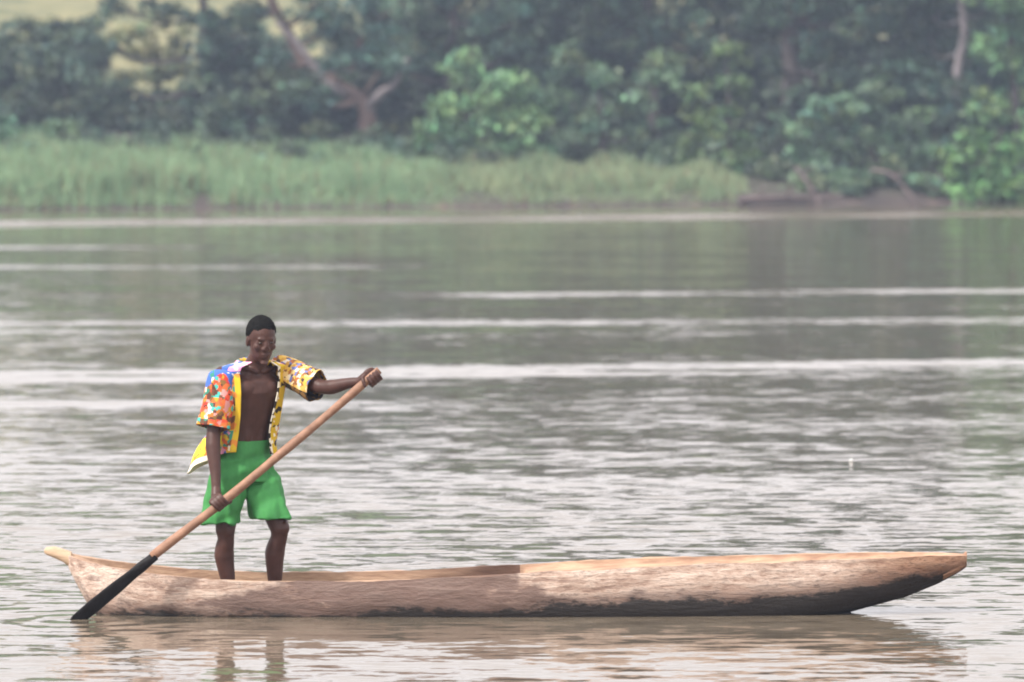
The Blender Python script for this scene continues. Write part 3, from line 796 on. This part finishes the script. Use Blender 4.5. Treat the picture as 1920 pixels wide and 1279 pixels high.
def ellipsoid(c, A, B, C, ra, rb, rc, nu=16, nv=10):
    V, F = [], []
    for j in range(1, nv):
        ph = math.pi * j / nv
        for k in range(nu):
            t = 2 * math.pi * k / nu
            V.append(Vector(c) + A * ra * math.sin(ph) * math.cos(t) + B * rb * math.sin(ph) * math.sin(t) + C * rc * math.cos(ph))
    for j in range(nv - 2):
        for k in range(nu):
            k2 = (k + 1) % nu
            F.append((j * nu + k, (j + 1) * nu + k, (j + 1) * nu + k2, j * nu + k2))
    F.append(tuple(range(nu))); F.append(tuple((nv - 2) * nu + k for k in range(nu))[::-1])
    return V, F

def limb(points, radii, n=14, sub=5):
    path = smooth_path(points, sub)
    rr = np.interp(np.linspace(0, len(points) - 1, len(path)), range(len(points)), radii)
    V, F = tube(path, list(rr), n)
    e1 = ellipsoid(path[0], Vector((1, 0, 0)), Vector((0, 1, 0)), UP, rr[0], rr[0], rr[0], 12, 8)
    e2 = ellipsoid(path[-1], Vector((1, 0, 0)), Vector((0, 1, 0)), UP, rr[-1], rr[-1], rr[-1], 12, 8)
    return join_geo([(V, F), e1, e2])

def remesh(name, geo, voxel, smooth_it, mat, parent):
    V, F = join_geo(geo)
    me = pymesh(name, V, F)
    bm = bmesh.new(); bm.from_mesh(me); bmesh.ops.recalc_face_normals(bm, faces=bm.faces); bm.to_mesh(me); bm.free()
    o = bpy.data.objects.new(name, me); COL.objects.link(o)
    r = o.modifiers.new('r', 'REMESH'); r.mode = 'VOXEL'; r.voxel_size = voxel; r.use_smooth_shade = True
    s = o.modifiers.new('s', 'SMOOTH'); s.factor = 0.5; s.iterations = smooth_it
    dg = bpy.context.evaluated_depsgraph_get()
    me2 = bpy.data.meshes.new_from_object(o.evaluated_get(dg))
    bpy.data.objects.remove(o); bpy.data.meshes.remove(me)
    me2.name = name
    return link(name, me2, mat, parent, smooth=True)

person = empty('person', PERSON)
tag(person, 'man in open printed shirt and green shorts standing in the canoe, holding a paddle', 'person')

geo = []
pel = Vector((-1.480, 30.00, 0.86)); wst = Vector((-1.468, 29.98, 0.97)); rib = Vector((-1.452, 29.965, 1.10))
cst = Vector((-1.440, 29.955, 1.22)); shc = Vector((-1.430, 29.965, 1.325)); nkb = Vector((-1.415, 29.945, 1.37)); nkt = Vector((-1.388, 29.915, 1.44))
HF = Vector((0.72, -0.69, 0)).normalized(); HL = Vector((0.69, 0.72, 0)).normalized()
geo.append(loft([(pel + Vector((0, 0, -.07)), HL, HF, .115, .085), (pel, HL, HF, .138, .098), (pel.lerp(wst, .5), LEFT, FWD, .145, .10), (wst, LEFT, FWD, .132, .093),
                 (rib, LEFT, FWD, .145, .105), (cst, LEFT, FWD, .168, .116), (cst.lerp(shc, .6), LEFT, FWD, .165, .105), (shc, LEFT, FWD, .125, .08), (nkb, LEFT, FWD, .068, .066), (nkt, LEFT, FWD, .056, .058), (nkt + Vector((.01, -.012, .05)), LEFT, FWD, .054, .056)], 28))
for s in (1, -1):   # pectorals
    geo.append(ellipsoid(cst + LEFT * s * .070 + FWD * .062 + UP * .02, LEFT, FWD, UP, .080, .050, .062))
    geo.append(ellipsoid(shc + LEFT * s * .09 + UP * .01, LEFT, FWD, UP, .09, .055, .05))
# collarbones
for s in (1, -1):
    geo.append(limb([shc + LEFT * s * .022 + FWD * .088 + UP * .012, shc + LEFT * s * .09 + FWD * .062 + UP * .032, shc + LEFT * s * .16 + FWD * .02 + UP * .035], [.011, .010, .012]))
    geo.append(ellipsoid(wst.lerp(rib, .35) + LEFT * s * .034 + FWD * .064, LEFT, FWD, UP, .036, .032, .10))   # belly muscle
# arms
RS = shc + LEFT * -.185 + UP * -.012; LS = shc + LEFT * .185 + UP * .018
RE = P(400, 806, 29.80); RW = P(404, 918, 29.70)
LE = P(601, 726, 29.86); LW = P(674, 716, 29.74)
geo.append(limb([RS, RS.lerp(RE, .4) + Vector((-.012, 0, 0)), RE], [.060, .050, .040]))
geo.append(limb([RE, RE.lerp(RW, .28) + Vector((-.008, 0, 0)), RE.lerp(RW, .7), RW], [.038, .043, .031, .025]))
geo.append(limb([LS, LS.lerp(LE, .4), LE], [.060, .050, .040]))
geo.append(limb([LE, LE.lerp(LW, .28) + Vector((0, 0, -.008)), LE.lerp(LW, .7), LW], [.038, .042, .031, .025]))

def grip(G, wrist, thumb_sign, pr=0.0245, sweep=1):
    """a fist closed round the pole at G; palm on the wrist side"""
    a = ax.copy()
    pd = (wrist - G); pd -= a * pd.dot(a); pd.normalize()     # from pole towards the wrist
    tn = a.cross(pd) * sweep
    parts = []
    knuckle = G + pd * (pr + 0.018)
    palm_c = G + pd * (pr + 0.014) - tn * 0.006
    parts.append(ellipsoid(palm_c, a, tn, pd, .046, .038, .020, 18, 12))
    parts.append(limb([wrist, wrist.lerp(palm_c, .6), palm_c], [.027, .030, .026]))
    for i, (off, ln) in enumerate(((-.031, .9), (-.0105, 1.0), (.0105, 1.03), (.031, .97))):
        rr = pr + 0.0085
        ang = [math.radians(t) for t in (25, 65, 110, 155, 200, 200 + 45 * ln)]
        pts_ = [G + a * (off * thumb_sign + 0.002 * j) + (pd * math.cos(t) + tn * math.sin(t)) * (rr + (0.008 if j == 1 else 0.003 if j == 2 else 0)) for j, t in enumerate(ang)]
        parts.append(limb(pts_, [.0105, .0102, .0096, .009, .0085, .0075], 10, 3))
    ang = [math.radians(t) for t in (-35, -75, -120, -165)]
    pts_ = [G + a * thumb_sign * (.030 + .010 * j) + (pd * math.cos(t) + tn * math.sin(t)) * (pr + .010) for j, t in enumerate(ang)]
    parts.append(limb(pts_, [.0135, .012, .0108, .009], 10, 3))
    return parts
geo += grip(pole_pt((G_low - tipP).dot(ax) / Lp), RW, 1, sweep=1)
geo += grip(pole_pt((G_top - tipP).dot(ax) / Lp), LW, -1, sweep=-1)

# legs and feet
RH = pel + HL * -.085 + UP * -.03; LH = pel + HL * .085 + UP * -.03
RK = Vector((-1.580, 29.90, .465)); RA = Vector((-1.556, 29.96, .045))
LK = Vector((-1.283, 29.97, .470)); LA = Vector((-1.322, 30.06, .045))
for H, K_, A_ in ((RH, RK, RA), (LH, LK, LA)):
    geo.append(limb([H, H.lerp(K_, .5), K_], [.074, .070, .055]))
    geo.append(limb([K_, K_.lerp(A_, .13), K_.lerp(A_, .34) - HF * .022, K_.lerp(A_, .70) - HF * .004, A_], [.052, .047, .056, .040, .034]))
    geo.append(ellipsoid(K_ + HF * .030, HL, HF, UP, .036, .034, .042))
    ft = A_ + UP * -.045
    geo.append(loft([(ft - HF * .06 + UP * .03, HL, UP, .028, .03), (ft - HF * .02 + UP * .03, HL, UP, .036, .045), (ft + HF * .07 + UP * .012, HL, UP, .042, .03), (ft + HF * .14 + UP * .0, HL, UP, .046, .02), (ft + HF * .185, HL, UP, .034, .014)], 14))
    for j in range(5):
        q = ft + HF * (.175 - .008 * abs(j - 1)) + HL * (-.034 + .017 * j)
        geo.append(ellipsoid(q, HL, HF, UP, .0095, .02, .010, 8, 6))

# head: turned a little to the right of the camera, chin down
hf = Vector((0.36, -0.90, -0.16)).normalized(); hl = Vector((0.93, 0.37, 0)).normalized(); hu = hl.cross(hf) * -1
if hu.z < 0: hu = -hu
HC = Vector((-1.377, 29.885, 1.512))
def hp(l, f, u): return HC + hl * l + hf * f + hu * u
geo.append(ellipsoid(hp(0, -.012, .030), hl, hf, hu, .076, .094, .092, 22, 14))             # skull
geo.append(loft([(hp(0, .010, -.128), hl, hf, .020, .028), (hp(0, .014, -.112), hl, hf, .038, .056), (hp(0, .008, -.080), hl, hf, .054, .072), (hp(0, .004, -.040), hl, hf, .064, .080), (hp(0, 0, .01), hl, hf, .068, .082)], 22))  # jaw
geo.append(limb([nkt, hp(0, -.03, -.05)], [.056, .054]))
geo.append(ellipsoid(hp(0, .070, .019), hl, hf, hu, .050, .014, .013))
for s in (1, -1): geo.append(ellipsoid(hp(s * .031, .062, -.001), hl, hf, hu, .022, .014, .015, 12, 8))                        # brow ridge
geo.append(loft([(hp(0, .082, .008), hl, hu, .010, .010), (hp(0, .089, -.012), hl, hu, .012, .014), (hp(0, .095, -.034), hl, hu, .016, .012), (hp(0, .084, -.040), hl, hu, .016, .011)], 12))  # nose
for s in (1, -1):
    geo.append(ellipsoid(hp(s * .014, .083, -.036), hl, hf, hu, .010, .011, .009, 10, 8))       # nostril wings
    geo.append(ellipsoid(hp(s * .042, .056, -.026), hl, hf, hu, .024, .020, .022, 12, 8))       # cheekbones
    geo.append(ellipsoid(hp(s * .077, -.012, -.008), hf, hl, hu, .020, .010, .032, 12, 8))      # ears
geo.append(ellipsoid(hp(0, .078, -.066), hl, hf, hu, .025, .010, .0075, 14, 8))               # upper lip
geo.append(ellipsoid(hp(0, .076, -.080), hl, hf, hu, .022, .011, .0085, 14, 8))               # lower lip
geo.append(ellipsoid(hp(0, .064, -.116), hl, hf, hu, .024, .018, .014, 12, 8))                # chin
body = remesh('body', geo, 0.0048, 3, M_SKIN, person)

for s in (1, -1):
    e = hp(s * .031, .0718, -.001)
    ev, ef = ellipsoid(e, hl, hf, hu, .0115, .0075, .0048, 12, 8)
    eo = link('eye', pymesh('eye', ev, ef), M_EYE, person, smooth=True)
    pv, pf = ellipsoid(e + hf * .0058 + hl * .001, hl, hf, hu, .0052, .003, .0044, 10, 6)
    link('pupil', pymesh('pupil', pv, pf), M_PUPIL, eo, smooth=True).matrix_parent_inverse = Matrix.Translation(-PERSON).inverted() @ Matrix.Translation(-PERSON)

# hair: close cropped cap with a ragged hairline
bmh = bmesh.new(); hv = []
nu_, nv_ = 90, 40
for j in range(nv_ + 1):
    for k in range(nu_):
        t = 2 * math.pi * k / nu_
        front = math.cos(t)                                    # 1 at the forehead
        lim = math.radians(122 - 62 * max(0, front) ** 0.6 + 5 * math.sin(7 * t) * 0.4 - 9 * math.exp(-((front - .5) / .16) ** 2))
        ph = lim * j / nv_
        th = 0.0085 * (1 - (j / nv_) ** 5) - 0.0035 * (j / nv_) ** 5
        wob = 0.0035 * mnoise.noise((math.sin(ph) * math.cos(t) * 14, math.sin(ph) * math.sin(t) * 14, ph * 9)) + 0.0045 * mnoise.noise((math.sin(ph) * math.cos(t) * 34, math.sin(ph) * math.sin(t) * 34, math.cos(ph) * 34))
        d = hf * math.cos(t) * math.sin(ph) * (.096 + th + wob) + hl * math.sin(t) * math.sin(ph) * (.076 + th + wob) + hu * math.cos(ph) * (.090 + th * 1.5 + wob)
        hv.append(bmh.verts.new(hp(0, -.012, .032) + d))
for j in range(nv_):
    for k in range(nu_):
        k2 = (k + 1) % nu_
        try: bmh.faces.new((hv[j * nu_ + k], hv[j * nu_ + k2], hv[(j + 1) * nu_ + k2], hv[(j + 1) * nu_ + k]))
        except ValueError: pass
bmesh.ops.remove_doubles(bmh, verts=bmh.verts, dist=1e-5); bmesh.ops.recalc_face_normals(bmh, faces=bmh.faces)
me = bpy.data.meshes.new('hair'); bmh.to_mesh(me); bmh.free()
link('hair', me, M_HAIR, person, smooth=True)

# shorts: loose legs flaring to the hem, with folds
def short_leg(H, K_, hem_t, r0, r1, ph, lean):
    rings_v, n = [], 48
    V, F = [], []
    m = 16
    for i in range(m):
        t = i / (m - 1)
        c = H.lerp(K_, t * hem_t) + lean * t
        for k in range(n):
            a = 2 * math.pi * k / n
            r = r0 + (r1 - r0) * t ** 1.2
            r *= 1 + 0.085 * t * math.sin(4 * a + ph) + 0.05 * t * math.sin(7 * a + 1.7 * ph + 2 * t) + 0.02 * math.sin(11 * a + 6 * t)
            V.append(c + HL * math.cos(a) * r * 0.95 + HF * math.sin(a) * r)
    for i in range(m - 1):
        for k in range(n):
            k2 = (k + 1) % n
            F.append((i * n + k, i * n + k2, (i + 1) * n + k2, (i + 1) * n + k))
    F.append(tuple(range(n))[::-1]); F.append(tuple((m - 1) * n + k for k in range(n)))
    return V, F
sg = [loft([(pel + Vector((.008, 0, .095)), LEFT, FWD, .152, .122), (pel + Vector((.006, 0, .06)), HL, HF, .158, .124), (pel, HL, HF, .166, .128), (pel + UP * -.07, HL, HF, .175, .140), (pel + UP * -.13, HL, HF, .172, .140)], 40),
      short_leg(RH + UP * .02, RK, .90, .103, .115, .4, Vector((-.042, 0, 0))),
      short_leg(LH + UP * .02, LK, .86, .103, .113, 2.1, Vector((-.03, -.01, 0)))]
shorts = remesh('shorts', sg, 0.006, 3, M_SHORTS, person)
# sagging creases pressed into the cloth
vv = np.zeros(len(shorts.data.vertices) * 3); shorts.data.vertices.foreach_get('co', vv); vv = vv.reshape(-1, 3)
nn = np.zeros(len(shorts.data.vertices) * 3); shorts.data.vertices.foreach_get('normal', nn); nn = nn.reshape(-1, 3)
for i in range(len(vv)):
    x, y, z = vv[i]
    # folds hang from the waist and fan out to the hems, with a few drag lines from the crotch
    w_ = mnoise.noise((x * 15 + z * 2.5, y * 15, z * 2.2)) * 0.017 + mnoise.noise((x * 34, y * 34, z * 5)) * 0.005
    w_ += mnoise.noise((x * 8 - z * 15, y * 5, z * 6 + 3)) * 0.015
    w_ *= min(1.0, max(0.12, (0.95 - z) / 0.11))
    vv[i] += nn[i] * w_
shorts.data.vertices.foreach_set('co', vv.ravel()); shorts.data.update()
# drawstring
V, F = tube([pel + FWD * .118 + UP * .075, pel + FWD * .135 + UP * .02 + LEFT * .01, pel + FWD * .145 + UP * -.03 + LEFT * .015], [.004, .004, .003], 6)

# shirt: open front, short sleeves, one printed cloth
def hexc(h): 
    r, g, b = [int(h[i:i + 2], 16) / 255 for i in (0, 2, 4)]
    return tuple(((c + .055) / 1.055) ** 2.4 if c > .04 else c / 12.92 for c in (r, g, b))
PAL_R = [hexc(c) for c in ('d9502f', '45b0a4', 'b96c2b', '2f7f6d', 'cf8f8a', '7d5a2a', 'e6dcc0', 'c23a2c', '5a3428', '6a4630', 'c9942b', 'd0672f')]
PAL_L = [hexc(c) for c in ('ecd2a0', 'd9ae55', 'e6d9c4', '6a78b0', 'c8963f', 'b06a35', 'dcbc7c', '4a3c35', '8a5a30', 'd9b04a')]
PAL_B = [hexc(c) for c in ('d6b02c', '4a6cba', 'd5602f', 'c9a23a', '3d8d78', 'efe3c8', '7c4c2a', 'd98fb0')]
YEL, PINK, BLUE, DARKC, CREAM, LEMON, ORNG = [hexc(c) for c in ('d8b423', 'f0a3cf', '4368b8', '2b2522', 'f2ead6', 'f4e53a', 'e08a35')]
from mathutils import kdtree
NSEED = 70000
seeds = rng.uniform((-2, 29.6, .7), (-.9, 30.4, 1.5), (NSEED, 3)); seedv = rng.random(NSEED)
kd = kdtree.KDTree(NSEED)
for i_, p_ in enumerate(seeds): kd.insert(p_, i_)
kd.balance()
def cellv(p): return seedv[kd.find(p)[1]]
SV, SF, SC = [], [], []
def sheet(nu, nv, fn, colfn, closed=False):
    o = len(SV)
    for j in range(nv + 1):
        for i in range(nu if closed else nu + 1):
            SV.append(fn(i / nu, j / nv))
    w = nu if closed else nu + 1
    for j in range(nv):
        for i in range(nu):
            i2 = (i + 1) % w
            q = (o + j * w + i, o + j * w + i2, o + (j + 1) * w + i2, o + (j + 1) * w + i)
            SF.append(q)
            c = (SV[q[0]] + SV[q[1]] + SV[q[2]] + SV[q[3]]) / 4
            SC.append(colfn((i + .5) / nu, (j + .5) / nv, c))
A0, A1 = math.radians(27), math.radians(360 - 40)
def body_fn(u, v):
    ang = A0 + (A1 - A0) * u
    # v: 0 collar .. 1 hem
    edge = min(u, 1 - u)
    lobe = math.exp(-((ang - math.radians(228)) / 0.75) ** 2)       # back-right tail blown out
    zt = 1.393
    zh = 0.90 - 0.135 * lobe - 0.02 * math.exp(-((ang - A0) / .3) ** 2)
    z = zt + (zh - zt) * v
    prof_z = [0.75, 0.90, 1.0, 1.10, 1.22, 1.29, 1.335, 1.365, 1.39]
    rl = np.interp(z, prof_z, [.205, .185, .175, .178, .196, .208, .216, .205, .105])
    rf = np.interp(z, prof_z, [.165, .150, .142, .145, .150, .138, .120, .108, .085])
    zz = [.86, .97, 1.10, 1.22, 1.325, 1.37, 1.44]; cc = [pel, wst, rib, cst, shc, nkb, nkt]
    cx = np.interp(z, zz, [c.x for c in cc]); cy = np.interp(z, zz, [c.y for c in cc])
    fl = max(0, (1.12 - z) / .34)
    fold = 1 + 0.05 * (v ** 1.0) * math.sin(ang * 7 + 2 * v) + 0.03 * v * math.sin(ang * 13 + 1 + 4 * v)
    r_add = 0.135 * lobe * fl + 0.012 * math.sin(ang * 5 + z * 20) * min(1, fl + .2)
    d = FWD * math.cos(ang) + LEFT * math.sin(ang)
    p = Vector((cx, cy, z)) + (FWD * math.cos(ang) * rf + LEFT * math.sin(ang) * rl) * fold + d * r_add
    return p
def body_col(u, v, c):
    edge_l, edge_r = u, 1 - u
    ang = A0 + (A1 - A0) * u
    if v < .10 and edge_r < .09: return PINK if cellv(c) < .8 else CREAM
    if v < .13 and edge_r < .34: return BLUE if cellv(c) < .8 else CREAM
    if edge_r < .035: return YEL if cellv(c) < .85 else ORNG
    if edge_r < .16 and v < .75: return PAL_R[(2, 5, 9, 10, 8, 3, 2)[int(cellv(c) * 6.99)]]
    if edge_l < .02: return DARKC if cellv(c * 1.0) < .45 else CREAM
    if edge_l < .085: return YEL if cellv(c) < .72 else (DARKC if cellv(c) < .85 else CREAM)
    lobe = abs(ang - math.radians(232))
    if v > .94 and lobe < .9: return CREAM
    if v > .70 and lobe < .95: return LEMON if cellv(c) < .68 else ORNG
    q = cellv(c); return PAL_B[int(q * len(PAL_B)) % len(PAL_B)]
sheet(220, 110, body_fn, body_col)
def sleeve(Sp, Ep, t1, r0, r1, pal, topcol, sgn, ph):
    d = (Ep - Sp).normalized()
    a = d.cross(Vector((0, 1, 0.02))).normalized(); b = a.cross(d)
    if a.z < 0: a, b = -a, -b
    path = smooth_path([shc.lerp(Sp, .62) + UP * .012, Sp + UP * .004, Sp.lerp(Ep, .5), Sp.lerp(Ep, t1)], 12)
    def fn(u, v):
        t = 2 * math.pi * u
        fi = v * (len(path) - 1); i0 = min(int(fi), len(path) - 2); c = path[i0].lerp(path[i0 + 1], fi - i0)
        r = (r0 + (r1 - r0) * v) * (1 if v > .35 else .45 + .55 * math.sin(v / .35 * math.pi / 2))
        r *= 1 + .09 * v * math.sin(3 * t + ph) + .06 * math.sin(5 * t + 7 * v + ph) * v + .03 * math.sin(14 * v + 2 * t)
        hang = -0.020 * v * max(0, -math.sin(t + 1.57) if sgn > 0 else 0)
        return c + (a * math.cos(t) + b * math.sin(t)) * r + UP * hang
    def col(u, v, c):
        t = 2 * math.pi * u
        q = cellv(c)
        if topcol is not None and v < .44 + .10 * math.sin(3 * t): return topcol if q < .82 else (CREAM if q < .9 else PAL_R[3])
        if sgn > 0 and (a * math.cos(t) + b * math.sin(t)).z < -.35: return DARKC if q < .7 else PAL_R[5]  # underside of the outstretched sleeve: its shade is painted into the cloth colour
        return pal[int(q * 0.999 * len(pal))]
    sheet(84, 60, fn, col, closed=True)
sleeve(RS, RE, .97, .076, .086, PAL_R, BLUE, -1, .7)
sleeve(LS, LE, .90, .072, .076, PAL_L, None, 1, 2.2)
# turned-back collar
def collar_fn(u, v):
    ang = math.radians(40) + math.radians(360 - 100) * u
    base = Vector((nkb.x - .005, nkb.y + .008, 1.372 + .022 * (1 - abs(2 * u - 1))))
    r = .076 + .034 * v
    z = .026 * math.sin(v * 2.6) - .018 * v
    return base + (FWD * math.cos(ang) + LEFT * math.sin(ang)) * r + UP * (z)
def collar_col(u, v, c):
    q = cellv(c)
    if u > .80: return PINK if q < .85 else CREAM
    if u < .2: return YEL
    return PAL_B[int(q * len(PAL_B)) % len(PAL_B)]
sheet(48, 6, collar_fn, collar_col)
shirt_me = np_mesh('shirt', np.array([tuple(v) for v in SV]), np.array(SF), np.array(SC))
shirt = link('shirt', shirt_me, M_SHIRT, person, smooth=True)
so = shirt.modifiers.new('thickness', 'SOLIDIFY'); so.thickness = 0.004; so.offset = 0
shirt['label'] = 'open short-sleeved shirt with a bright yellow, blue and orange print'

# small white float on the water
fl = P(1597, 863, 28560 / (866 - 198))
fr_ = empty('float', (fl.x, fl.y, 0))
V, F = ellipsoid(Vector((fl.x, fl.y, .010)), Vector((1, 0, 0)), Vector((0, 1, 0)), UP, .015, .015, .012, 14, 10)
link('ball', pymesh('ball', V, F), M_WHITE, fr_, smooth=True)
V, F = tube([(fl.x, fl.y, .018), (fl.x + .002, fl.y, .025)], [.004, .003], 8)
link('stub', pymesh('stub', V, F), M_WHITE, fr_, smooth=True)
tag(fr_, 'tiny white float bobbing on open water above the bow', 'float')

# ------------------------------------------------------------------ humid air over the river
def haze_box():
    V = [(x, y, z) for x in (-175, 175) for y in (-35, 335) for z in (-4, 26)]
    F = [(0, 1, 3, 2), (4, 6, 7, 5), (0, 4, 5, 1), (2, 3, 7, 6), (0, 2, 6, 4), (1, 5, 7, 3)]
    m, nt, out = new_mat('river_haze')
    v = nt.nodes.new('ShaderNodeVolumePrincipled')
    v.inputs['Color'].default_value = (0.64, 0.76, 1.0, 1); v.inputs['Density'].default_value = 0.0008
    v.inputs['Anisotropy'].default_value = 0.2
    nt.links.new(v.outputs[0], out.inputs['Volume'])
    o = link('haze', pymesh('haze', V, F), m)
    tag(o, 'thin bluish river haze', 'haze', kind='stuff')
haze_box()
